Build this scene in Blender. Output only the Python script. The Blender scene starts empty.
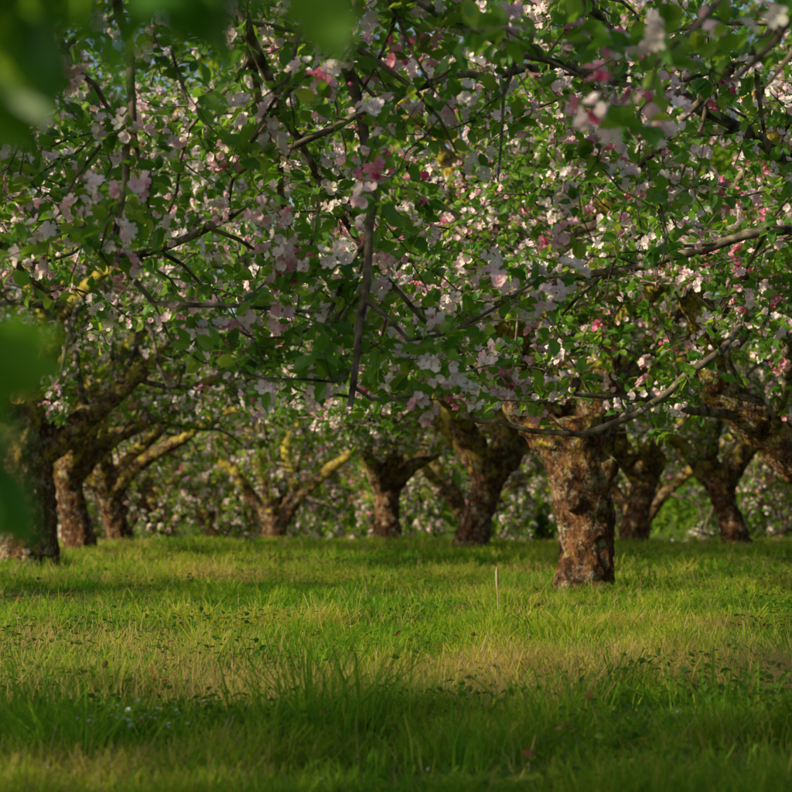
import bpy, math, numpy as np
from mathutils import Vector

scene = bpy.context.scene
scene.view_settings.view_transform = 'Standard'
scene.view_settings.look = 'None'
scene.view_settings.exposure = 0
COL = scene.collection

# ------------------------------------------------------------------ noise
_tabs = {}
def vn3(p, scale, seed=0):
    if seed not in _tabs:
        _tabs[seed] = np.random.default_rng(1000+seed).random((32, 32, 32))
    t = _tabs[seed]
    q = np.asarray(p, float)*scale
    i = np.floor(q).astype(int); f = q-i; f = f*f*(3-2*f)
    r = 0
    for dx in (0, 1):
        wx = f[:, 0] if dx else 1-f[:, 0]
        for dy in (0, 1):
            wy = f[:, 1] if dy else 1-f[:, 1]
            for dz in (0, 1):
                wz = f[:, 2] if dz else 1-f[:, 2]
                r = r + wx*wy*wz*t[(i[:, 0]+dx) % 32, (i[:, 1]+dy) % 32, (i[:, 2]+dz) % 32]
    return r
def vn2(x, y, scale, seed=0):
    x = np.asarray(x, float).ravel(); y = np.asarray(y, float).ravel()
    return vn3(np.stack([x, y, np.zeros_like(x)], 1), scale, seed)

def unit(v):
    return v/np.maximum(np.linalg.norm(v, axis=-1, keepdims=True), 1e-9)

# ------------------------------------------------------------------ mesh helper
def make_mesh(name, verts, groups, attrs=None, mats=(), smooth=False):
    """groups: list of (faces ndarray [m,k], material index)"""
    me = bpy.data.meshes.new(name)
    verts = np.asarray(verts, np.float32)
    loops = np.concatenate([g.ravel() for g, _ in groups]).astype(np.int32)
    starts = []; mi = []; off = 0
    for g, m in groups:
        k = g.shape[1]
        starts.append(off+np.arange(len(g))*k); off += g.size
        mi.append(np.full(len(g), m))
    starts = np.concatenate(starts).astype(np.int32); mi = np.concatenate(mi).astype(np.int32)
    me.vertices.add(len(verts)); me.vertices.foreach_set('co', verts.ravel())
    me.loops.add(len(loops)); me.loops.foreach_set('vertex_index', loops)
    me.polygons.add(len(starts)); me.polygons.foreach_set('loop_start', starts)
    me.polygons.foreach_set('material_index', mi)
    me.polygons.foreach_set('use_smooth', np.full(len(starts), smooth))
    me.update(calc_edges=True)
    if attrs:
        for k, v in attrs.items():
            a = me.attributes.new(k, 'FLOAT', 'POINT')
            a.data.foreach_set('value', np.asarray(v, np.float32))
    for m in mats: me.materials.append(m)
    return me

def add_obj(name, me, parent=None, loc=None):
    o = bpy.data.objects.new(name, me); COL.objects.link(o)
    if parent is not None: o.parent = parent
    if loc is not None: o.location = loc
    return o

# ------------------------------------------------------------------ materials
def new_mat(name):
    m = bpy.data.materials.new(name); m.use_nodes = True
    nt = m.node_tree; nt.nodes.clear()
    out = nt.nodes.new('ShaderNodeOutputMaterial')
    return m, nt, out
def ramp(nt, fac, stops):
    r = nt.nodes.new('ShaderNodeValToRGB')
    e = r.color_ramp.elements
    while len(e) < len(stops): e.new(0.5)
    for i, (p, c) in enumerate(stops):
        e[i].position = p; e[i].color = (*c, 1)
    nt.links.new(fac, r.inputs[0]); return r.outputs[0]
def thin_mat(name, stops, tstops, mixf=0.45, rough=0.5, attr='tint', spec=0.4, simple=False):
    m, nt, out = new_mat(name)
    a = nt.nodes.new('ShaderNodeAttribute'); a.attribute_name = attr
    c1 = ramp(nt, a.outputs['Fac'], stops); c2 = ramp(nt, a.outputs['Fac'], tstops)
    if simple:
        p = nt.nodes.new('ShaderNodeBsdfDiffuse'); nt.links.new(c1, p.inputs['Color'])
    else:
        p = nt.nodes.new('ShaderNodeBsdfPrincipled'); p.inputs['Roughness'].default_value = rough
        p.inputs['Specular IOR Level'].default_value = spec
        nt.links.new(c1, p.inputs['Base Color'])
    t = nt.nodes.new('ShaderNodeBsdfTranslucent')
    nt.links.new(c2, t.inputs['Color'])
    mx = nt.nodes.new('ShaderNodeMixShader'); mx.inputs[0].default_value = mixf
    nt.links.new(p.outputs[0], mx.inputs[1]); nt.links.new(t.outputs[0], mx.inputs[2])
    nt.links.new(mx.outputs[0], out.inputs[0])
    return m

LS = [(0, (.030, .115, .014)), (.5, (.080, .215, .022)), (1, (.21, .33, .035))]
LTS = [(0, (.10, .32, .015)), (.5, (.28, .54, .025)), (1, (.58, .72, .05))]
LEAF = thin_mat('apple_leaf', LS, LTS, .48, .40)
LEAF_FAR_LIT = thin_mat('apple_leaf_far_lit', [(p, (c[0]*1.7, c[1]*1.25, c[2]*1.2)) for p, c in LS], [(p, (min(.8, c[0]*1.45), min(.8, c[1]*1.1), c[2])) for p, c in LTS], .5, simple=True)  # far leaves lightened and yellowed, sunlit look put into the colour
PETAL = thin_mat('apple_petal', [(0, (.92, .86, .89)), (.4, (.90, .70, .79)), (.8, (.84, .38, .54)), (1, (.74, .15, .30))],
                 [(0, (.92, .82, .85)), (.4, (.89, .60, .70)), (.8, (.80, .27, .42)), (1, (.62, .08, .19))], .42, simple=True)
GRASS = thin_mat('grass_blade', [(0, (.050, .165, .014)), (.4, (.15, .29, .022)), (.7, (.36, .40, .035)), (.9, (.50, .40, .11)), (1, (.54, .40, .21))],
                 [(0, (.11, .36, .012)), (.4, (.32, .56, .02)), (.7, (.66, .68, .04)), (.9, (.70, .54, .12)), (1, (.64, .45, .22))], .47, simple=True)
WEED = thin_mat('weed_leaf', [(0, (.03, .10, .015)), (.7, (.09, .18, .03)), (.9, (.17, .11, .04)), (1, (.22, .10, .05))],
                [(0, (.06, .2, .01)), (.7, (.2, .36, .02)), (.9, (.28, .17, .03)), (1, (.34, .14, .04))], .35, simple=True)

def bark_mat():
    m, nt, out = new_mat('apple_bark')
    N = nt.nodes.new; L = nt.links.new
    tc = N('ShaderNodeTexCoord'); mp = N('ShaderNodeMapping'); mp.inputs['Scale'].default_value = (1, 1, .55)
    L(tc.outputs['Object'], mp.inputs[0])
    nd = N('ShaderNodeTexNoise'); nd.inputs['Scale'].default_value = 12; nd.inputs['Detail'].default_value = 3; L(mp.outputs[0], nd.inputs['Vector'])
    va = N('ShaderNodeVectorMath'); va.operation = 'MULTIPLY_ADD'; va.inputs[1].default_value = (.09, .09, .09)
    L(nd.outputs['Color'], va.inputs[0]); L(mp.outputs[0], va.inputs[2])
    n1 = N('ShaderNodeTexNoise'); n1.inputs['Scale'].default_value = 15; n1.inputs['Detail'].default_value = 8; n1.inputs['Roughness'].default_value = .72
    L(mp.outputs[0], n1.inputs['Vector'])
    base = ramp(nt, n1.outputs['Fac'], [(.36, (.020, .013, .010)), (.5, (.10, .048, .027)), (.60, (.23, .105, .048)), (.72, (.34, .19, .08))])
    n2 = N('ShaderNodeTexNoise'); n2.inputs['Scale'].default_value = 8; n2.inputs['Detail'].default_value = 12; n2.inputs['Roughness'].default_value = .85
    L(tc.outputs['Object'], n2.inputs['Vector'])
    f2 = ramp(nt, n2.outputs['Fac'], [(.52, (0, 0, 0)), (.585, (.9, .9, .9))])
    mx = N('ShaderNodeMix'); mx.data_type = 'RGBA'; L(f2, mx.inputs[0]); L(base, mx.inputs[6]); mx.inputs[7].default_value = (.42, .38, .28, 1)
    n3 = N('ShaderNodeTexNoise'); n3.inputs['Scale'].default_value = 5.5; n3.inputs['Detail'].default_value = 10; n3.inputs['Roughness'].default_value = .75
    L(tc.outputs['Object'], n3.inputs['Vector'])
    sp = N('ShaderNodeSeparateXYZ'); L(tc.outputs['Object'], sp.inputs[0])
    mr = N('ShaderNodeMapRange'); mr.inputs[1].default_value = .6; mr.inputs[2].default_value = 2.0; mr.inputs[3].default_value = -.09; mr.inputs[4].default_value = .07
    L(sp.outputs[2], mr.inputs[0])
    ad = N('ShaderNodeMath'); L(n3.outputs['Fac'], ad.inputs[0]); L(mr.outputs[0], ad.inputs[1])
    f3 = ramp(nt, ad.outputs[0], [(.49, (0, 0, 0)), (.60, (1, 1, 1))])
    mx2 = N('ShaderNodeMix'); mx2.data_type = 'RGBA'; L(f3, mx2.inputs[0]); L(mx.outputs[2], mx2.inputs[6]); mx2.inputs[7].default_value = (.46, .37, .06, 1)
    v = N('ShaderNodeTexVoronoi'); v.feature = 'DISTANCE_TO_EDGE'; v.inputs['Scale'].default_value = 24; L(va.outputs[0], v.inputs['Vector'])
    f4 = ramp(nt, v.outputs['Distance'], [(.0, (.4, .4, .4)), (.12, (1, 1, 1))])
    mu = N('ShaderNodeMix'); mu.data_type = 'RGBA'; mu.blend_type = 'MULTIPLY'; mu.inputs[0].default_value = .6
    L(mx2.outputs[2], mu.inputs[6]); L(f4, mu.inputs[7])
    p = N('ShaderNodeBsdfDiffuse')
    L(mu.outputs[2], p.inputs['Color'])
    s = N('ShaderNodeMath'); s.operation = 'MULTIPLY_ADD'; s.inputs[1].default_value = .35; L(f4, s.inputs[0]); L(n1.outputs['Fac'], s.inputs[2])
    b = N('ShaderNodeBump'); b.inputs['Strength'].default_value = .9; b.inputs['Distance'].default_value = .03
    L(s.outputs[0], b.inputs['Height']); L(b.outputs[0], p.inputs['Normal'])
    L(p.outputs[0], out.inputs[0]); return m
BARK = bark_mat()

def twig_mat():
    m, nt, out = new_mat('apple_twig_bark')
    N = nt.nodes.new; L = nt.links.new
    tc = N('ShaderNodeTexCoord')
    n1 = N('ShaderNodeTexNoise'); n1.inputs['Scale'].default_value = 18; n1.inputs['Detail'].default_value = 5
    L(tc.outputs['Object'], n1.inputs['Vector'])
    base = ramp(nt, n1.outputs['Fac'], [(.35, (.045, .034, .028)), (.55, (.17, .14, .11)), (.7, (.34, .29, .21))])
    p = N('ShaderNodeBsdfDiffuse')
    L(base, p.inputs['Color'])
    b = N('ShaderNodeBump'); b.inputs['Strength'].default_value = .6; b.inputs['Distance'].default_value = .01
    L(n1.outputs['Fac'], b.inputs['Height']); L(b.outputs[0], p.inputs['Normal'])
    L(p.outputs[0], out.inputs[0]); return m
TWIG = twig_mat()

def ground_mat():
    m, nt, out = new_mat('orchard_soil_and_moss')
    N = nt.nodes.new; L = nt.links.new
    tc = N('ShaderNodeTexCoord')
    n1 = N('ShaderNodeTexNoise'); n1.inputs['Scale'].default_value = 3; n1.inputs['Detail'].default_value = 9; n1.inputs['Roughness'].default_value = .7
    L(tc.outputs['Object'], n1.inputs['Vector'])
    c = ramp(nt, n1.outputs['Fac'], [(.35, (.055, .050, .018)), (.5, (.09, .14, .02)), (.68, (.18, .16, .05))])
    p = N('ShaderNodeBsdfDiffuse'); L(c, p.inputs['Color'])
    b = N('ShaderNodeBump'); b.inputs['Distance'].default_value = .05; L(n1.outputs['Fac'], b.inputs['Height']); L(b.outputs[0], p.inputs['Normal'])
    L(p.outputs[0], out.inputs[0]); return m

# ------------------------------------------------------------------ ground
def gz(x, y):
    x = np.asarray(x, float); y = np.asarray(y, float)
    sh = x.shape
    h = (vn2(x, y, .45, 3)-.5)*.10 + (vn2(x, y, 1.7, 4)-.5)*.045
    h = h.reshape(sh)
    far = np.clip((y-26.5)/4, 0, None)
    dip = np.where(far < 1, far*far*.5, far-.5)*4*.055
    return h - np.minimum(dip, 2.6)

def axis_lines(lo, hi, flo, fhi, fine):
    a = list(np.arange(flo, fhi+1e-6, fine)); s = fine; v = flo
    while v > lo: s *= 1.35; v -= s; a.insert(0, v)
    s = fine; v = fhi
    while v < hi: s *= 1.35; v += s; a.append(v)
    return np.array(a)
gx = axis_lines(-600, 600, -14, 14, .2); gy = axis_lines(-600, 900, -4, 34, .2)
X, Y = np.meshgrid(gx, gy); Z = gz(X, Y)
nx, ny = len(gx), len(gy)
idx = np.arange(nx*ny).reshape(ny, nx)
q = np.stack([idx[:-1, :-1], idx[:-1, 1:], idx[1:, 1:], idx[1:, :-1]], -1).reshape(-1, 4)
add_obj('ground', make_mesh('ground', np.stack([X, Y, Z], -1).reshape(-1, 3), [(q, 0)], mats=[ground_mat()], smooth=True))

# ------------------------------------------------------------------ trees
class Tree:
    def __init__(s, seed, clip=1.05, hi=False, bloom=.32, dens=1.0, leafscale=1.0):
        s.rng = np.random.default_rng(seed)
        s.thick = [[], [], 0, []]; s.thin = [[], [], 0, []]
        s.sp = []; s.sa = []; s.sb = []
        s.clip = clip; s.hi = hi; s.bloom = bloom; s.dens = dens; s.ls = leafscale
    def _tube(s, B, P, R, k, cap, lump=0):
        P = np.asarray(P, float); n = len(P)
        T = unit(np.gradient(P, axis=0))
        ref = np.array([1., 0, 0]) if abs(T[0][0]) < .8 else np.array([0, 1., 0])
        Ns = []; Nn = ref
        for t in T:
            Nn = Nn - Nn.dot(t)*t; Nn = Nn/math.sqrt(Nn.dot(Nn)); Ns.append(Nn)
        Ns = np.array(Ns); Bs = np.cross(T, Ns)
        an = np.arange(k)*2*np.pi/k
        V = P[:, None, :] + (Ns[:, None, :]*np.cos(an)[None, :, None] + Bs[:, None, :]*np.sin(an)[None, :, None])*np.asarray(R)[:, None, None]
        V = V.reshape(-1, 3)
        if lump:
            C = np.repeat(P, k, 0)
            f = (vn3(V*np.array([1, 1, .6]), 6, 7)-.5)*2*lump + (vn3(V, 16, 8)-.5)*lump
            V = C+(V-C)*(1+f)[:, None]
        o = B[2]
        i = np.arange(n-1)[:, None]*k; j = np.arange(k)[None, :]; j2 = (j+1) % k
        F = np.stack([i+j, i+j2, i+k+j2, i+k+j], -1).reshape(-1, 4)+o
        B[0].append(V); B[1].append(F); B[2] += len(V)
        if cap:
            B[0].append(np.stack([P[0], P[-1]])); a = B[2]; B[2] += 2
            jj = np.arange(k); e = o+(n-1)*k
            B[3].append(np.stack([o+(jj+1) % k, o+jj, np.full(k, a)], -1))
            B[3].append(np.stack([e+jj, e+(jj+1) % k, np.full(k, a+1)], -1))
    def tube(s, P, R, lump=.12):
        P = np.asarray(P); R = np.asarray(R)
        if R[0] > .05:
            m = max(2, int((R > .035).sum()))
            s._tube(s.thick, P[:m], R[:m], 20, True, lump)
        k = 8 if R[0] > .02 else (5 if R[0] > .008 else 3)
        if not s.hi: k = max(3, k-2)
        s._tube(s.thin, P, R*(.93 if R[0] > .05 else 1), k, False, .08 if R[0] > .02 else 0)
    def spurs(s, P, spacing, f0=0.0, bl=None):
        P = np.asarray(P); seg = np.diff(P, axis=0); ln = np.linalg.norm(seg, axis=1); tot = ln.sum()
        n = int(tot*(1-f0)/spacing+s.rng.random())
        if n < 1: return
        bloomy = s.bloom*s.rng.choice([.2, 1, 1.7]) if bl is None else bl
        cum = np.concatenate([[0], np.cumsum(ln)])
        for t in tot*(f0+(1-f0)*(np.arange(n)+s.rng.random(n))/n):
            i = min(len(seg)-1, max(0, np.searchsorted(cum, t)-1))
            p = P[i]+seg[i]*((t-cum[i])/ln[i])
            T = seg[i]/ln[i]
            a = s.rng.normal(0, 1, 3); a -= a.dot(T)*T*.7; a[2] += .45
            a /= math.sqrt(a.dot(a))
            q = p+a*s.rng.uniform(.01, .06)
            if q[2] < s.clip-.1: continue
            s.sp.append(q); s.sa.append(a); s.sb.append(s.rng.random() < bloomy)
    def path(s, ctrl, r0, r1, wob=.015, step=.1):
        C = np.array(ctrl, float)
        C2 = np.vstack([2*C[0]-C[1], C, 2*C[-1]-C[-2]])
        out = []
        for i in range(len(C)-1):
            a, b, c, d = C2[i:i+4]
            m = max(2, int(np.linalg.norm(c-b)/step))
            for t in np.arange(m)/m:
                out.append(.5*((2*b)+(-a+c)*t+(2*a-5*b+4*c-d)*t*t+(-a+3*b-3*c+d)*t**3))
        out.append(C[-1]); P = np.array(out)
        P[1:-1] += s.rng.normal(0, wob, P[1:-1].shape)*.6
        u = np.linspace(0, 1, len(P))
        return P, r0+(r1-r0)*u**.8
    def grow(s, p, d, L, r0, lvl, droop):
        rng = s.rng
        wob = (.16, .2, .24, .26)[min(lvl, 3)]
        n = max(3, int(L/(.12 if lvl < 3 else .09))); st = L/n
        p = np.array(p, float); d = np.array(d, float); d /= np.linalg.norm(d)
        P = [p.copy()]
        W = rng.normal(0, wob, (n, 3))
        for i in range(n):
            d = d+W[i]
            d[2] -= droop*(i/n)*.22
            if p[2] < s.clip+.25 and d[2] < 0: d[2] *= .3; d[2] += .05
            d /= math.sqrt(d.dot(d)); p = p+d*st; P.append(p.copy())
        P = np.array(P); r1 = max(.0022, r0*(.35 if lvl < 3 else .5))
        R = np.linspace(r0, r1, n+1)
        s.tube(P, R)
        s.dress(P, R, L, lvl, droop)
    def dress(s, P, R, L, lvl, droop, f0=.22, dens=1.0, bl=None):
        rng = s.rng
        if lvl <= 3: s.spurs(P, (.30, .18, .10, .085)[lvl]/s.dens, f0 if lvl < 2 else .05, bl)
        if lvl < 3:
            nb = int(L*(3.2, 5.0, 4.4)[lvl]*dens*s.dens+rng.random())
            seg = np.gradient(P, axis=0)
            for k in range(nb):
                t = f0+(1-f0)*(k+rng.random())/nb
                i = min(len(P)-1, int(t*(len(P)-1)+.5))
                T = unit(seg[i]); a = rng.normal(0, 1, 3); a -= a.dot(T)*T; a[2] += (.3, .15, 0)[lvl]; a /= np.linalg.norm(a)
                w = rng.uniform(.5, 1.1); dd = T*w+a
                cl = (1.45, .70, .32)[lvl]*rng.uniform(.65, 1.25)*(1.1-.35*t)
                cr = min(R[i]*.62, (.034, .0105, .0045)[lvl]*rng.uniform(.8, 1.25))
                s.grow(P[i], dd, cl, cr, lvl+1, droop+rng.normal(0, .5))
    def trunk(s, ctrl, radii, feet=0):
        C = np.array(ctrl, float); P, _ = s.path(ctrl, 1, 1, wob=.006, step=.06)
        cum = np.linalg.norm(np.diff(P, axis=0), axis=1); cum = np.concatenate([[0], np.cumsum(cum)])
        cc = [cum[np.argmin(np.linalg.norm(P-c, axis=1))] for c in C]
        R = np.interp(cum, cc, radii)
        s._tube(s.thick, P, R, 36, True, .14)
        for k in range(feet):
            a = k*2*np.pi/feet+s.rng.random()*.6
            r = radii[0]; b = C[0]
            e = b+np.array([math.cos(a)*r*.75, math.sin(a)*r*.75, -.06])
            t = b+np.array([math.cos(a)*r*.55, math.sin(a)*r*.55, .3])
            s._tube(s.thick, np.array([e, (e+t)/2, t]), np.array([r*.45, r*.38, r*.15]), 14, True, .1)
    def knob(s, c, r, d=(0, 0, 1)):
        c = np.array(c, float); d = unit(np.array(d, float))
        s._tube(s.thick, np.array([c-d*r, c-d*r*.5, c, c+d*r*.7]), np.array([r*.6, r, r*1.05, r*.7]), 14, True, .15)
    def build(s, name):
        V = np.concatenate(s.thick[0]); F = np.concatenate(s.thick[1]); Tt = np.concatenate(s.thick[3])
        me = make_mesh(name+'_thick_raw', V, [(F, 0), (Tt, 0)])
        o = bpy.data.objects.new('tmp', me); COL.objects.link(o)
        md = o.modifiers.new('r', 'REMESH'); md.mode = 'VOXEL'; md.voxel_size = .018 if s.hi else .032
        ds = o.modifiers.new('s', 'SMOOTH'); ds.factor = .5; ds.iterations = 2 if s.hi else 1
        tx = bpy.data.textures.new('bumpy', 'CLOUDS'); tx.noise_scale = .07; tx.noise_depth = 2
        dm = o.modifiers.new('d', 'DISPLACE'); dm.texture = tx; dm.strength = .055; dm.mid_level = .5
        dg = bpy.context.evaluated_depsgraph_get()
        tm = bpy.data.meshes.new_from_object(o.evaluated_get(dg))
        bpy.data.objects.remove(o); bpy.data.meshes.remove(me)
        tm.name = name+'_trunk'; tm.materials.clear(); tm.materials.append(BARK)
        tm.polygons.foreach_set('use_smooth', np.ones(len(tm.polygons), bool))
        wm = make_mesh(name+'_branches', np.concatenate(s.thin[0]), [(np.concatenate(s.thin[1]), 0)], mats=[TWIG], smooth=True)
        fm = foliage(name+'_foliage', np.array(s.sp), np.array(s.sa), np.array(s.sb), s.rng, s.hi, s.ls)
        print(name, 'spurs', len(s.sp), 'trunkfaces', len(tm.polygons), 'fol', len(fm.polygons))
        return tm, wm, fm

LT_HI = np.array([[0, 0, 0], [.28, -.40, .10], [.32, 0, 0], [.28, .40, .10], [.68, -.35, .05], [.68, 0, -.04], [.68, .35, .05], [1, 0, -.16]])
LF_T = np.array([[0, 2, 1], [0, 3, 2], [5, 7, 4], [5, 6, 7]]); LF_Q = np.array([[2, 5, 4, 1], [2, 3, 6, 5]])
LT_LO = np.array([[0, 0, 0], [.42, -.42, .10], [1, 0, -.12], [.42, .42, .10]]); LF_LO = np.array([[0, 2, 1], [0, 3, 2]])
PT_HI = np.array([[.05, 0, 0], [.5, -.38, .10], [.92, -.28, .22], [1.0, 0, .16], [.92, .28, .22], [.5, .38, .10]])
PF_HI = np.array([[0, 3, 2, 1], [0, 5, 4, 3]])
PT_LO = np.array([[.05, 0, 0], [.7, -.42, .16], [1.05, 0, .16], [.7, .42, .16]]); PF_LO = np.array([[0, 3, 2, 1]])

def place(tmpl, o, d, n, ln, wd):
    sd = np.cross(n, d)
    return (o[:, None, :] + d[:, None, :]*(tmpl[None, :, 0:1]*ln[:, None, None]) + sd[:, None, :]*(tmpl[None, :, 1:2]*wd[:, None, None])
            + n[:, None, :]*(tmpl[None, :, 2:3]*ln[:, None, None]))
def orth(n, d):
    return unit(n-(n*d).sum(1, keepdims=True)*d)

def foliage(name, SP, SA, SB, rng, hi, ls):
    nl = rng.integers(3, 8, len(SP)); I = np.repeat(np.arange(len(SP)), nl); m = len(I)
    d = unit(SA[I]*.55+rng.normal(0, .75, (m, 3))+np.array([0, 0, -.12]))
    n = orth(rng.normal(0, .6, (m, 3))+np.array([0, 0, .8]), d)
    ln = rng.uniform(.038, .080, m)*ls
    o = SP[I]+d*.014
    T = LT_HI if hi else LT_LO
    V = place(T, o, d, n, ln, ln*.78)
    base = rng.random(len(SP))
    tint = np.clip(base[I]*.45+rng.random(m)*.45+(rng.random(m) < .08)*.35, 0, 1)
    k = len(T); off = (np.arange(m)*k)[:, None, None]
    groups = []
    if hi:
        groups += [((LF_T[None]+off).reshape(-1, 3), 0), ((LF_Q[None]+off).reshape(-1, 4), 0)]
    else:
        groups += [((LF_LO[None]+off).reshape(-1, 3), 0)]
    Vs = [V.reshape(-1, 3)]; A = [np.repeat(tint, k)]; tot = m*k
    B = np.where(SB)[0]
    if len(B):
        pk = rng.choice([.05, .22, .42, .80], len(B), p=[.38, .35, .19, .08])
        nf = rng.integers(5, 10, len(B)); J = np.repeat(np.arange(len(B)), nf); f = len(J)
        od = unit(SA[B][J]*.6+rng.normal(0, .7, (f, 3)))
        c = SP[B][J]+SA[B][J]*.034+od*rng.uniform(.028, .056, f)[:, None]*(ls**.5)
        fa = unit(od+rng.normal(0, .25, (f, 3)))
        u = orth(rng.normal(0, 1, (f, 3)), fa); v = np.cross(fa, u)
        Kk = np.repeat(np.arange(f), 5); an = np.tile(np.arange(5)*2*np.pi/5, f)+rng.normal(0, .08, f*5)
        pd = u[Kk]*np.cos(an)[:, None]+v[Kk]*np.sin(an)[:, None]
        cup = rng.uniform(.05, .9, f)[Kk][:, None]
        pd2 = unit(pd+fa[Kk]*cup); pn = orth(fa[Kk], pd2)
        pl = (rng.uniform(.022, .031, f)[Kk])*(ls**.7)
        T = PT_HI if hi else PT_LO; F = PF_HI if hi else PF_LO
        V = place(T, c[Kk], pd2, pn, pl, pl*1.0); k = len(T); mm = len(Kk)
        off = (np.arange(mm)*k)[:, None, None]+tot
        groups.append(((F[None]+off).reshape(-1, 4), 1))
        pt = np.clip(pk[J][Kk]+rng.normal(0, .1, mm)+(cup[:, 0] > .7)*.18, 0, 1)
        Vs.append(V.reshape(-1, 3)); A.append(np.repeat(pt, k)); tot += mm*k
        nb = rng.integers(0, 4, len(B)) if hi else np.zeros(len(B), int); J = np.repeat(np.arange(len(B)), nb); b = len(J)
        if b:
            od = unit(SA[B][J]*.6+rng.normal(0, .8, (b, 3)))
            c = SP[B][J]+SA[B][J]*.02+od*rng.uniform(.035, .065, b)[:, None]
            u = orth(rng.normal(0, 1, (b, 3)), od); v = np.cross(od, u); r = rng.uniform(.004, .008, b)[:, None]*ls
            O = np.stack([c-od*r, c+u*r, c+v*r, c-u*r, c-v*r, c+od*r*1.4], 1)
            FO = np.array([[0, 2, 1], [0, 3, 2], [0, 4, 3], [0, 1, 4], [5, 1, 2], [5, 2, 3], [5, 3, 4], [5, 4, 1]])
            off = (np.arange(b)*6)[:, None, None]+tot
            groups.append(((FO[None]+off).reshape(-1, 3), 1))
            Vs.append(O.reshape(-1, 3)); A.append(np.full(b*6, .9)); tot += b*6
    return make_mesh(name, np.concatenate(Vs), groups, {'tint': np.concatenate(A)}, [LEAF if hi else LEAF_FAR_LIT, PETAL])

def put_tree(meshes, x, y, rot=0, sc=1.0, sink=0.03):
    e = bpy.data.objects.new('apple_tree', None); COL.objects.link(e)
    z = float(gz(np.array([x]), np.array([y]))[0])-sink
    e.location = (x, y, z); e.rotation_euler = (0, 0, rot); e.scale = (sc, sc, sc)
    for nme, me in zip(('trunk', 'branches', 'foliage'), meshes):
        add_obj(nme, me, e)
    return e

def limb(t, ctrl, r0, r1, lvl=0, droop=.6, dens=1.0, f0=.2, wob=.015, bl=None, bare=False):
    P, R = t.path(ctrl, r0, r1, wob)
    t.tube(P, R)
    if bare: return
    L = np.linalg.norm(np.diff(P, axis=0), axis=1).sum()
    t.dress(P, R, L, lvl, droop, f0, dens, bl)
def L3(ox, oy, pts): return [(a-ox, b-oy, c) for a, b, c in pts]

BL = .36
# main tree
t = Tree(11, clip=1.16, hi=True, bloom=BL, dens=.88)
t.trunk([(0, 0, -.1), (0, 0, .1), (.03, 0, .4), (.0, 0, .7), (-.05, 0, .98), (-.09, 0, 1.3)], [.235, .22, .19, .195, .225, .30], feet=5)
t.knob((.16, -.12, .95), .08, (1, -.6, .2)); t.knob((-.1, -.2, .7), .06, (0, -1, 0)); t.knob((.1, -.17, .5), .055, (0, -1, 0))
t.knob((-.09, -.2, .06), .11, (0, -1, .1)); t.knob((.12, -.19, .05), .10, (.2, -1, .1))
limb(t, [(-.12, 0, 1.05), (-.42, -.05, 1.38), (-.52, -.1, 1.85), (-.66, -.3, 2.3), (-.85, -.5, 2.85), (-1.3, -.8, 3.4)], .17, .05, f0=.3)
limb(t, [(.06, 0, 1.1), (.14, .05, 1.55), (.20, .1, 2.1), (.30, 0, 2.7), (.5, -.2, 3.5)], .165, .05, f0=.25)
limb(t, [(.05, .05, 1.15), (.5, .4, 1.8), (1.1, .8, 2.4), (1.9, 1.1, 2.8)], .12, .04)
limb(t, [(-.3, .0, 1.35), (-.9, .5, 1.9), (-1.6, .9, 2.3), (-2.4, 1.1, 2.4)], .12, .04)
limb(t, [(0, .1, 1.2), (-.1, .7, 1.9), (-.4, 1.4, 2.6), (-.4, 2.2, 3.0)], .11, .04)
limb(t, [(-.45, -.1, 1.75), (-.9, -.7, 2.0), (-1.5, -1.4, 2.1), (-2.1, -2.0, 1.9)], .09, .03)
limb(t, [(.18, .05, 1.9), (.6, -.6, 2.3), (.9, -1.4, 2.5), (1.0, -2.2, 2.4)], .09, .03)
limb(t, [(-.45, -.1, 1.7), (-.5, -.7, 1.95), (-.2, -1.5, 2.1), (-.1, -2.3, 1.95)], .07, .025)
put_tree(t.build('main'), 1.32, 13.4)

# right tree
t = Tree(22, clip=1.15, hi=True, bloom=BL, dens=.82)
o = (3.35, 12.0)
t.trunk([(0, 0, -.1), (0, 0, .1), (-.05, 0, .4), (-.15, 0, .7)], [.30, .27, .25, .26], feet=5)
limb(t, L3(*o, [(3.25, 12, .35), (2.85, 11.95, .68), (2.36, 11.9, 1.08), (2.0, 11.8, 1.42), (1.85, 11.6, 1.85), (1.6, 11.4, 2.2), (1.2, 11.2, 2.5)]), .20, .06, f0=.4)
limb(t, L3(*o, [(3.3, 12, .5), (3.3, 11.9, 1.3), (2.9, 11.6, 1.9), (2.5, 11.2, 2.4), (2.0, 10.7, 3.0)]), .18, .05)
limb(t, L3(*o, [(3.3, 12, .6), (3.8, 12.4, 1.5), (4.4, 12.9, 2.2), (5.2, 13.3, 2.6)]), .15, .05, dens=.8)
limb(t, L3(*o, [(3.3, 12, .6), (3.7, 11.3, 1.5), (4.2, 10.5, 2.2), (4.8, 10, 2.6)]), .13, .04, dens=.8)
limb(t, L3(*o, [(3.1, 12, .7), (3.2, 12.8, 1.6), (3.1, 13.8, 2.4), (3.0, 14.8, 2.7)]), .13, .04, dens=.8)
limb(t, L3(*o, [(2.95, 11.6, 1.85), (2.55, 10.2, 2.0), (1.9, 9.1, 2.0), (1.45, 9.0, 1.88), (1.07, 9.0, 1.78), (.78, 9, 1.75), (.36, 9, 1.62), (-.02, 9, 1.55), (-.4, 8.9, 1.5)]), .055, .012, lvl=1, dens=.7, droop=.8, f0=.4)
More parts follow.
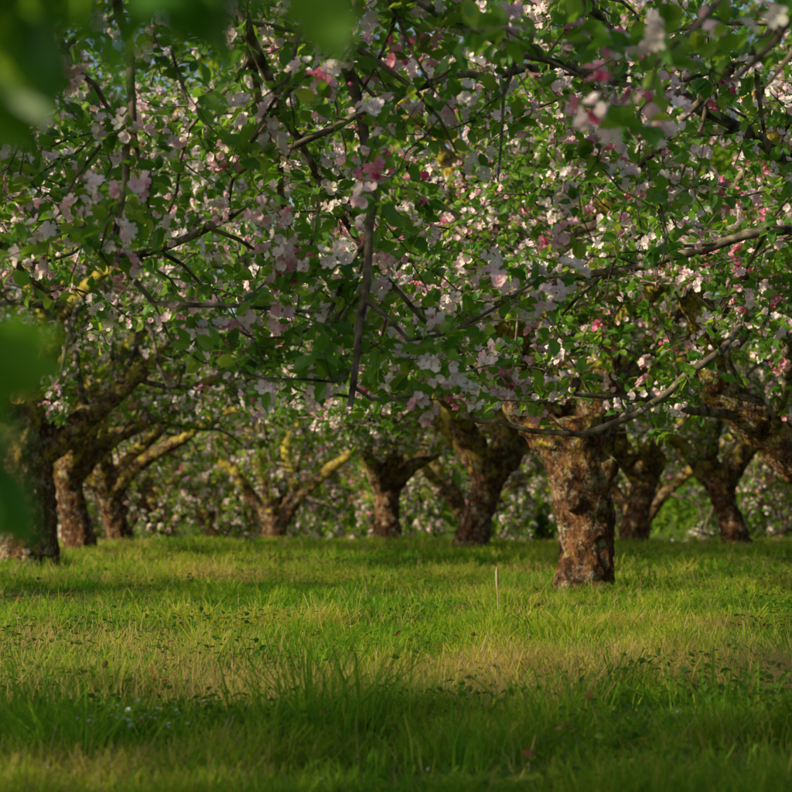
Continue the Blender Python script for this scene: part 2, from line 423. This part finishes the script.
limb(t, L3(*o, [(2.36, 11.8, 1.15), (2.2, 10.6, 1.55), (1.75, 9.5, 1.62), (1.62, 9.1, 1.48), (1.38, 9, 1.28), (1.22, 9, 1.15), (1.0, 9, 1.03), (.78, 9, 1.0), (.5, 9, 1.06), (.3, 9, 1.10)]), .038, .012, lvl=2, dens=.25, droop=-.6, f0=.4)
limb(t, L3(*o, [(2.55, 10.2, 2.0), (1.7, 8.6, 2.3), (.9, 7.8, 2.45), (.2, 7.2, 2.3), (-.4, 7, 2.0)]), .045, .012, lvl=1, dens=.9, droop=.8, f0=.2)
put_tree(t.build('right'), *o)

# left tree
t = Tree(33, clip=1.15, hi=True, bloom=BL, dens=.82)
t.trunk([(0, 0, -.1), (0, 0, .1), (-.03, 0, .6), (-.08, 0, 1.1), (-.1, 0, 1.4)], [.31, .285, .26, .28, .31], feet=5)
limb(t, [(-.05, 0, 1.1), (.02, 0, 1.7), (.12, -.05, 2.2), (.32, -.1, 2.5), (.6, -.3, 2.9), (1.2, -.5, 3.6)], .24, .06, f0=.55)
limb(t, [(.0, 0, 1.0), (.45, .0, 1.35), (.9, .1, 1.75), (1.6, .1, 2.4), (2.3, .2, 2.7)], .14, .04)
limb(t, [(-.1, 0, 1.2), (-.5, .2, 2), (-1.2, .4, 2.8), (-1.7, .6, 3.6)], .16, .05)
limb(t, [(0, 0, 1.3), (.3, .8, 2.2), (.6, 1.6, 2.8), (.8, 2.4, 3.3)], .13, .04)
limb(t, [(0, -.1, 1.3), (.4, -.9, 2.1), (.9, -1.8, 2.5), (1.5, -2.5, 2.6)], .12, .03, f0=.35)
limb(t, [(-.1, -.1, 1.3), (-.5, -.9, 2.0), (-.9, -1.8, 2.6), (-1.2, -2.5, 2.7)], .12, .04)
limb(t, [(.1, 0, 2.1), (.4, -.6, 3.0), (1.2, -1.0, 3.8), (2.0, -1.2, 4.4)], .10, .03)
limb(t, [(.1, 0, 2.1), (-.1, .2, 3.0), (-.2, .3, 3.9), (.1, .5, 4.8)], .10, .03)
put_tree(t.build('left'), -3.39, 17.6)

# near tree whose boughs hang over the view
o = (-2.9, 2.6)
t = Tree(44, clip=.92, hi=True, bloom=.42, dens=.9)
t.trunk([(0, 0, -.1), (0, 0, .1), (0, 0, .6), (.05, 0, 1.2)], [.28, .25, .22, .26], feet=5)
limb(t, L3(*o, [(-2.85, 2.6, 1.1), (-2.3, 2.9, 1.8), (-1.6, 3.6, 2.35), (-.8, 4.6, 2.6), (-.2, 5.6, 2.5), (-.17, 5.9, 2.2), (-.16, 6, 2.04), (-.09, 6, 1.75), (-.09, 6.02, 1.5), (-.11, 6, 1.22), (-.145, 6, .96)]), .10, .011, lvl=1, dens=.5, droop=.2, f0=.55)
limb(t, L3(*o, [(-.10, 6, 1.30), (.05, 6.0, 1.18), (.22, 6.1, 1.22), (.4, 6.2, 1.33), (.55, 6.4, 1.42)]), .009, .004, lvl=2, dens=1.2, f0=.05)
limb(t, L3(*o, [(-.13, 6, 1.02), (.0, 6.0, .97), (.15, 6.1, 1.03), (.3, 6.1, 1.10)]), .008, .003, lvl=2, dens=1.2, f0=.05, droop=-.3)
limb(t, L3(*o, [(-.09, 6.02, 1.5), (-.25, 6.1, 1.25), (-.45, 6.2, 1.2), (-.65, 6.3, 1.3)]), .009, .004, lvl=2, dens=1.2, f0=.05)
limb(t, L3(*o, [(-.14, 6.0, .99), (-.25, 6.05, 1.0), (-.38, 6.1, 1.06), (-.5, 6.1, 1.15)]), .007, .003, lvl=2, dens=1.2, f0=.05, droop=-.3)
limb(t, L3(*o, [(-2.3, 2.9, 1.8), (-1.9, 4.2, 2.4), (-1.1, 5.6, 2.5), (-.87, 6, 2.2), (-.85, 6, 1.88), (-.865, 6, 1.38), (-.62, 6.05, 1.28), (-.24, 6.1, 1.27)]), .05, .006, lvl=1, dens=.6, droop=.3, f0=.5)
limb(t, L3(*o, [(-2.3, 2.9, 1.9), (-2.4, 5, 2.3), (-2.0, 7.4, 2.2), (-1.25, 8, 1.72), (-.9, 8, 1.78), (-.62, 8, 1.92), (-.36, 8, 2.0), (-.1, 8, 2.1)]), .06, .014, lvl=1, dens=.9, droop=.6, f0=.35)
limb(t, L3(*o, [(-1.6, 3.6, 2.35), (-.9, 5.2, 2.8), (0, 6.6, 2.9), (.8, 7.5, 2.6), (1.2, 8, 2.2)]), .06, .015, lvl=1, dens=.9, droop=.8, f0=.5)
limb(t, L3(*o, [(-.8, 4.6, 2.6), (-.1, 5.6, 2.35), (.15, 6, 2.20), (.4, 6.1, 2.12), (.8, 6.3, 2.05)]), .030, .010, lvl=1, dens=.8, droop=.5, f0=.45)
limb(t, L3(*o, [(-1.9, 4.2, 2.4), (-2.0, 5.5, 2.2), (-1.8, 6.8, 1.9), (-1.4, 7.6, 1.5)]), .05, .012, lvl=1, dens=1, droop=.8, f0=.4)
limb(t, L3(*o, [(-.9, 5.2, 2.8), (-.6, 6.4, 2.5), (-.5, 7.3, 2.1), (-.4, 7.8, 1.6)]), .04, .010, lvl=1, dens=1, droop=.6, f0=.3)
limb(t, L3(*o, [(-.6, 6.4, 2.5), (-.3, 7.2, 1.9), (.1, 7.6, 1.4), (.4, 7.8, 1.15)]), .025, .007, lvl=1, dens=1, droop=.6, f0=.35)
limb(t, L3(*o, [(-1.9, 4.2, 2.4), (-1.5, 5.2, 2.5), (-1.2, 5.8, 2.3), (-.95, 6.3, 1.95)]), .03, .008, lvl=1, dens=1, droop=.3, f0=.4)
limb(t, L3(*o, [(-2.3, 2.9, 1.8), (-1.4, 2.2, 1.7), (-.7, 1.6, 1.30), (-.42, 1.25, 1.03), (-.22, 1.15, .985), (-.06, 1.12, .985)]), .02, .003, bare=True)
limb(t, L3(*o, [(-1.4, 2.2, 1.7), (-.8, 1.6, 1.05), (-.42, 1.2, .80), (-.27, 1.05, .70)]), .010, .003, bare=True)
limb(t, L3(*o, [(-2.85, 2.6, 1.1), (-3.3, 3.0, 2.2), (-3.8, 3.8, 3.0), (-4.4, 4.5, 3.3)]), .14, .04, dens=.7)
limb(t, L3(*o, [(-2.85, 2.6, 1.1), (-3.3, 1.8, 2.0), (-3.8, 1.0, 2.8), (-4.2, .3, 3.2)]), .13, .04, dens=.9)
limb(t, L3(*o, [(-2.85, 2.6, 1.1), (-2.5, 1.9, 2.2), (-2.1, 1.0, 3.0), (-1.6, .2, 3.3)]), .13, .04, dens=.9)
for (x, y, z, k) in [(-.265, 1.04, .715, 3), (-.272, 1.05, .69, 3), (-.255, 1.02, .705, 1), (-.25, 1.15, .97, 3), (-.19, 1.14, .985, 3), (-.15, 1.12, .99, 2), (-.28, 1.2, .96, 3), (-.07, 1.12, .992, 2), (-.02, 1.12, .995, 1), (-.11, 1.12, .992, 1), (-.22, 1.12, .97, 2)]:
    for _ in range(k):
        t.sp.append(np.array([x-o[0], y-o[1], z])+t.rng.normal(0, .008, 3)); t.sa.append(unit(t.rng.normal(0, 1, 3))); t.sb.append(False)
put_tree(t.build('near'), *o)

# near tree to the right
o = (3.4, 4.6)
t = Tree(55, clip=1.1, hi=True, bloom=BL, dens=.85)
t.trunk([(0, 0, -.1), (0, 0, .1), (0, 0, .6), (-.05, 0, 1.2)], [.28, .25, .22, .26], feet=5)
limb(t, L3(*o, [(3.35, 4.6, 1.1), (2.8, 4.5, 1.9), (2.0, 4.3, 2.3), (1.3, 4.1, 2.1), (.9, 4.0, 1.75), (.72, 4.0, 1.55)]), .12, .006, lvl=1, dens=.5, f0=.5, bl=.8)
limb(t, L3(*o, [(2.0, 4.3, 2.3), (1.2, 3.9, 2.1), (.75, 3.7, 1.75), (.5, 3.6, 1.50)]), .03, .004, lvl=2, dens=.9, f0=.5, bl=.9)
limb(t, L3(*o, [(2.8, 4.5, 1.9), (2.2, 5.6, 2.4), (1.6, 6.6, 2.5), (1.2, 7.2, 2.2), (.9, 7.4, 1.9)]), .07, .012, lvl=1, dens=.9, droop=.8)
limb(t, L3(*o, [(3.35, 4.6, 1.1), (3.6, 5.4, 2.0), (3.8, 6.4, 2.8), (3.9, 7.2, 3.2)]), .13, .04, dens=.7)
limb(t, L3(*o, [(3.35, 4.6, 1.1), (3.9, 4.0, 2.0), (4.6, 3.4, 2.8), (5.2, 3, 3.2)]), .13, .04, dens=.6)
put_tree(t.build('near_right'), *o)

# generic orchard trees
def generic(seed, clip, h=1.2, droop=.6, bloom=.38, dens=.64):
    t = Tree(seed, clip=clip, hi=False, bloom=bloom, leafscale=1.45, dens=dens)
    r = t.rng; lx, ly = r.normal(0, .10, 2)
    t.trunk([(0, 0, -.1), (0, 0, .1), (lx*.5, ly*.5, h*.5), (lx, ly, h*.85), (lx, ly, h*1.08)], [.25, .22, .18, .20, .23], feet=5)
    t.knob((lx*.5+.15, ly*.5, h*.6), .08, (1, 0, 0)); t.knob((lx*.5-.1, ly*.5-.15, h*.7), .07, (-.5, -1, 0))
    n = 6; a0 = r.random()*6
    for k in range(n):
        a = a0+k*2*np.pi/n+r.normal(0, .25); c, s_ = math.cos(a), math.sin(a)
        z = h*.92; up = r.uniform(.7, 1.2)
        R_ = r.uniform(2.3, 3.0)
        w = r.normal(0, .2, (4, 2))
        if k % 2: pts = [(lx, ly, z-.1), (c*.5+lx, s_*.5+ly, z+.5*up), (c*1.2+w[0, 0], s_*1.2+w[0, 1], z+1.05*up), (c*2.0+w[1, 0], s_*2+w[1, 1], z+1.5*up), (c*R_, s_*R_, z+1.5*up-droop*.3)]
        else: pts = [(lx, ly, z-.1), (c*.35+lx, s_*.35+ly, z+.6), (c*.7+w[0, 0], s_*.7+w[0, 1], z+1.5), (c*1.1+w[1, 0], s_*1.1+w[1, 1], z+2.4), (c*1.6, s_*1.6, z+3.3)]
        limb(t, pts, .15, .045, droop=droop)
    return t
GA = generic(101, 1.2, h=1.0).build('gA'); GB = generic(102, 1.25, h=.95).build('gB'); GC = generic(103, 1.2, h=1.15).build('gC')
SA_ = generic(104, .12, h=.8, droop=3.2, bloom=.42).build('sA'); SB_ = generic(105, .1, h=.7, droop=3.0, bloom=.45).build('sB')
rg = np.random.default_rng(5)
for V, x, y, ro, sc in [
    (GA, .94, 24, 2.0, 1.0), (GB, -.10, 28, .5, .95), (GC, -3.95, 23.8, 4.0, .95), (GB, -4.1, 28.5, 2.2, .9),
    (GA, 4.65, 26, 5.0, .9), (GC, 3.55, 28.5, 1.0, .95), (GB, 6.9, 18.5, 2.9, 1.15), (GC, 2.0, 20.3, 3.0, 1.2),
    (GC, -5.9, 20.8, 1.3, 1.4), (GC, 8.6, 24, .9, 1.0), (GA, 8.5, 12, 4.0, 1.0),
    (GB, 7.5, 1, .7, 1.0), (GA, -6.4, 1.6, .7, 1.0), (GB, -9.6, 10.4, 2.7, 1.0)]:  # last two are unseen trees added at left to shade the grass
    put_tree(V, x, y, ro, sc)
k = 0
for yy, xs, sc in [(39, np.arange(-13, 14, 3.6), 1.05), (47, np.arange(-16, 17, 4.0), 1.4)]:
    for x in xs:
        k += 1
        put_tree((SA_, SB_)[k % 2], float(x+rg.normal(0, .5)), float(yy-.5*x+rg.normal(0, .5)), float(rg.random()*6.28), float(rg.uniform(.95, 1.15))*sc)

# tall woodland edge beyond the orchard: one mass
def woodland():
    r = np.random.default_rng(9); C = []; tr = Tree(2)
    for i, x in enumerate(np.arange(-40, 41, 5.0)):
        y = 64+r.normal(0, 2.0); h = r.uniform(21, 25); g0 = float(gz(np.array([x]), np.array([y]))[0])
        P = np.array([(x, y, g0-.2), (x+.2, y, g0+4), (x, y, g0+h*.5), (x+.3, y, g0+h*.85)])
        tr._tube(tr.thin, P, np.array([.5, .35, .25, .08]), 9, False, .1)
        for b in range(46):
            a = r.random()*6.28; rr = 4.2*math.sqrt(r.random()); zz = g0+h*r.uniform(.08, .97)
            sh = math.sin(max(.05, min(1, (zz-g0)/h))*math.pi)**.35
            c = np.array([x+math.cos(a)*rr*sh, y+math.sin(a)*rr*sh, zz])
            q = unit(r.normal(0, 1, (260, 3)))*(r.random((260, 1))**.4)*np.array([1.9, 1.9, 1.3])
            C.append(c+q)
    C = np.concatenate(C); n = len(C)
    d = unit(r.normal(0, 1, (n, 3))); nn = orth(r.normal(0, .6, (n, 3))+np.array([0, 0, .8]), d); ln = r.uniform(.22, .40, n)
    V = place(LT_LO, C, d, nn, ln, ln); off = (np.arange(n)*4)[:, None, None]
    e = bpy.data.objects.new('woodland', None); COL.objects.link(e)
    add_obj('trunks', make_mesh('woodland_trunks', np.concatenate(tr.thin[0]), [(np.concatenate(tr.thin[1]), 0)], mats=[TWIG], smooth=True), e)
    add_obj('leaves', make_mesh('woodland_leaves', V.reshape(-1, 3), [((LF_LO[None]+off).reshape(-1, 3), 0)], {'tint': np.repeat(r.random(n)*.8, 4)}, [LEAF_FAR_LIT]), e)
woodland()

# ------------------------------------------------------------------ grass
def blades(x, y, h, w, tint, rng, lean=.5, az=None, bend=1.0):
    n = len(x); z = gz(x, y)-.01
    a = rng.random(n)*2*np.pi if az is None else az
    dirn = np.stack([np.cos(a), np.sin(a), np.zeros(n)], 1)
    b = rng.random(n)*2*np.pi; sd = np.stack([np.cos(b), np.sin(b), np.zeros(n)], 1)*(w*.5)[:, None]
    p = np.stack([x, y, z], 1); u = rng.uniform(.2, 1.25, n); ll = (h*lean*u)[:, None]; up = np.array([0, 0, 1.])
    hh = h*(1-.25*lean*u)
    m1 = p+dirn*ll*.25+up*(hh*.52)[:, None]; m2 = p+dirn*ll*.62*bend+up*(hh*.88)[:, None]; tp = p+dirn*ll*1.1+up*(hh*(1.0-.18*bend*u))[:, None]
    V = np.stack([p-sd, p+sd, m1-sd*.9, m1+sd*.9, m2-sd*.6, m2+sd*.6, tp], 1)
    return V, tint
def blade_mesh(name, parts, mats):
    V = np.concatenate([v for v, _ in parts]); T = np.concatenate([t for _, t in parts]); n = len(V)
    off = (np.arange(n)*7)[:, None, None]
    Q = (np.array([[0, 1, 3, 2], [2, 3, 5, 4]])[None]+off).reshape(-1, 4); R = (np.array([[4, 5, 6]])[None]+off).reshape(-1, 3)
    return make_mesh(name, V.reshape(-1, 3), [(Q, 0), (R, 0)], {'tint': np.repeat(T, 7)}, mats)
rng = np.random.default_rng(77)
parts = []
def zone(y0, y1, a, b, dens, w, hs):
    A = ((a*(y1**2-y0**2))+2*b*(y1-y0)); n = int(A*dens*1.6)
    y = rng.uniform(y0, y1, n); x = rng.uniform(-1, 1, n)*(a*y1+b)
    k = np.abs(x) < a*y+b; x, y = x[k], y[k]
    cl = vn2(x, y, 2.6, 11); c2 = vn2(x, y, .7, 12); c3 = vn2(x, y, 7, 13); c4 = vn2(x, y, 1.3, 14)
    bare = np.clip((vn2(x, y, 1.7, 15)-.60)*6, 0, .85)
    h = hs*(.15+1.9*cl*c3+.6*c2)*rng.uniform(.5, 1.3, len(x))*(1-bare*.6)
    keep = rng.random(len(x)) < np.clip(.15+2.1*c3*cl+.15, 0, 1)*(1-bare); x, y, h, cl, c2, c3, c4 = [q[keep] for q in (x, y, h, cl, c2, c3, c4)]
    t = np.clip(-.50+.5*c2+.5*cl+.75*c4+rng.normal(0, .15, len(x))+(rng.random(len(x)) < .10)*.4, 0, 1)
    parts.append(blades(x, y, h, w*rng.uniform(.6, 1.3, len(x)), t, rng, 1.05))
zone(3.3, 6.5, .25, .5, 7000, .0034, .10)
zone(6.5, 10, .25, .5, 4000, .0042, .10)
zone(10, 17, .25, .6, 1800, .006, .10)
zone(17, 30, .26, .6, 600, .010, .11)
n = 110000; x = rng.uniform(-15, 15, n); y = rng.uniform(-6, 34, n); k = (np.abs(x) > .25*y+.4) | (y < 3.3); x, y = x[k], y[k]
parts.append(blades(x, y, rng.uniform(.05, .11, len(x)), rng.uniform(.008, .014, len(x)), np.clip(rng.normal(.35, .15, len(x)), 0, 1), rng, .8))
def tuft(cx, cy, n, h, spread=.09, t0=.2, w=.006, lean=.8):
    r = np.abs(rng.normal(0, spread, n)); a = rng.random(n)*2*np.pi
    x = cx+r*np.cos(a); y = cy+r*np.sin(a)
    parts.append(blades(x, y, h*rng.uniform(.35, 1.1, n), rng.uniform(.6, 1.3, n)*w, np.clip(t0+rng.normal(0, .12, n), 0, 1), rng, lean, az=a+rng.normal(0, .6, n), bend=1.3))
for cx, cy, n_, h_ in [(-.24, 5.3, 110, .36), (-.10, 5.6, 60, .34), (-.36, 5.2, 60, .27), (-.80, 4.9, 200, .24), (-.95, 5.1, 120, .26), (.45, 5.4, 70, .26), (.62, 5.1, 70, .2), (.98, 5.8, 100, .24),
                       (1.1, 5.2, 90, .18), (-.5, 4.6, 90, .13), (.15, 4.9, 70, .2), (-.1, 4.5, 80, .12), (.8, 4.6, 70, .12), (-1.3, 6.8, 120, .2), (1.5, 7.2, 100, .22), (.75, 6.6, 80, .2)]:
    tuft(cx, cy, n_, h_, .10, .25, .0065, .6)
for i in range(340):
    y_ = rng.uniform(5, 27); x_ = rng.uniform(-1, 1)*(.24*y_+.3)
    tuft(x_, y_, int(rng.uniform(15, 60)), rng.uniform(.08, .2), spread=rng.uniform(.05, .14), t0=rng.uniform(.1, .75), w=.005+.0002*y_)
for x_, y_, r_ in [(1.32, 13.4, .27), (-3.39, 17.6, .32), (.94, 24, .3), (-.1, 28, .3), (-3.95, 23.8, .3), (4.65, 26, .3), (3.55, 28.5, .3), (3.35, 12, .3)]:
    for a in np.arange(0, 6.28, .22):
        tuft(x_+math.cos(a)*r_, y_+math.sin(a)*r_, 22, .15, .06, .35, .007)
n = 22000; y = np.concatenate([rng.normal(6.8, .8, n//2), rng.uniform(5, 26, n//2)]); x = rng.uniform(-1, 1, n)*(.24*y+.3)
k = vn2(x, y, 1.1, 21) > .50; x, y = x[k], y[k]
parts.append(blades(x, y, rng.uniform(.08, .22, len(x)), .0014+.00012*y, np.clip(rng.normal(.93, .06, len(x)), .7, 1), rng, .9))
add_obj('grass', blade_mesh('grass', parts, [GRASS]))

# weeds
n = 30000; y = rng.uniform(4.2, 20, n); x = rng.uniform(-1, 1, n)*(.24*y+.4)
k = vn2(x, y, .9, 31)*vn2(x, y, 3.5, 32) > .36; x, y = x[k], y[k]; n = len(x)
z = gz(x, y)+rng.uniform(.02, .12, n)
d = unit(rng.normal(0, 1, (n, 3))*np.array([1, 1, .35])); nn = orth(rng.normal(0, .4, (n, 3))+np.array([0, 0, 1.]), d)
ln = rng.uniform(.015, .038, n); V = place(LT_HI, np.stack([x, y, z], 1), d, nn, ln, ln*.8)
off = (np.arange(n)*8)[:, None, None]
tn = np.clip(rng.normal(.4, .25, n)+(vn2(x, y, 1.2, 33) > .6)*.3, 0, 1)
add_obj('weeds', make_mesh('weeds', V.reshape(-1, 3), [((LF_T[None]+off).reshape(-1, 3), 0), ((LF_Q[None]+off).reshape(-1, 4), 0)], {'tint': np.repeat(tn, 8)}, [WEED]))

# fallen petals
n = 160; y = rng.uniform(4.3, 12, n); x = rng.uniform(-1, 1, n)*(.23*y+.2)
x[:30] = rng.normal(-.68, .06, 30); y[:30] = rng.normal(4.95, .08, 30)
z = gz(x, y)+rng.uniform(.02, .07, n); z[:30] += .08
d = unit(rng.normal(0, 1, (n, 3))*np.array([1, 1, .3])); nn = orth(rng.normal(0, .3, (n, 3))+np.array([0, 0, 1.]), d)
ln = rng.uniform(.008, .012, n); ln[:30] *= 1.5; V = place(PT_HI, np.stack([x, y, z], 1), d, nn, ln, ln)
off = (np.arange(n)*6)[:, None, None]
add_obj('fallen_petals', make_mesh('fallen_petals', V.reshape(-1, 3), [((PF_HI[None]+off).reshape(-1, 4), 0)], {'tint': np.repeat(rng.uniform(0, .2, n), 6)}, [PETAL]))

# dry seed stalk
m, nt, out = new_mat('dry_stem'); p = nt.nodes.new('ShaderNodeBsdfPrincipled'); nz = nt.nodes.new('ShaderNodeTexNoise'); nz.inputs['Scale'].default_value = 60
nt.links.new(ramp(nt, nz.outputs['Fac'], [(.3, (.24, .19, .09)), (.7, (.36, .30, .17))]), p.inputs['Base Color']); nt.links.new(p.outputs[0], out.inputs[0])
t = Tree(1); z0 = float(gz(np.array([.57]), np.array([10.7]))[0])
P = np.array([(.57, 10.7, z0), (.572, 10.7, z0+.08), (.568, 10.7, z0+.15), (.566, 10.7, z0+.19), (.565, 10.7, z0+.25), (.566, 10.7, z0+.28)])
t._tube(t.thin, P, np.array([.004, .004, .004, .009, .009, .003]), 7, False)
add_obj('dry_seed_stalk', make_mesh('dry_seed_stalk', np.concatenate(t.thin[0]), [(np.concatenate(t.thin[1]), 0)], mats=[m], smooth=True))

# ------------------------------------------------------------------ light
el = math.radians(23); az = math.radians(243); sx, sy = math.sin(az), math.cos(az)
sd = Vector((sx*math.cos(el), sy*math.cos(el), math.sin(el)))
sun = bpy.data.lights.new('sun', 'SUN'); sun.energy = 5.0; sun.angle = math.radians(.5); sun.color = (1, .87, .54)
so = bpy.data.objects.new('sun', sun); COL.objects.link(so); so.rotation_euler = (-sd).to_track_quat('-Z', 'Y').to_euler()
w = bpy.data.worlds.new('World'); scene.world = w; w.use_nodes = True
nt = w.node_tree; bg = nt.nodes['Background']; sk = nt.nodes.new('ShaderNodeTexSky'); sk.sky_type = 'NISHITA'; sk.sun_disc = False
sk.sun_elevation = el; sk.sun_rotation = az; sk.dust_density = 3.0
nt.links.new(sk.outputs[0], bg.inputs[0]); bg.inputs[1].default_value = .14

# ------------------------------------------------------------------ camera
cam = bpy.data.cameras.new('camera'); cam.lens = 86.4; cam.sensor_width = 36; cam.clip_end = 2000; cam.clip_start = .05
co = bpy.data.objects.new('camera', cam); COL.objects.link(co)
co.location = (0, 0, .65); co.rotation_euler = (math.radians(90+3.13), 0, 0)
cam.dof.use_dof = True; cam.dof.focus_distance = 8.2; cam.dof.aperture_fstop = 5.0
scene.camera = co
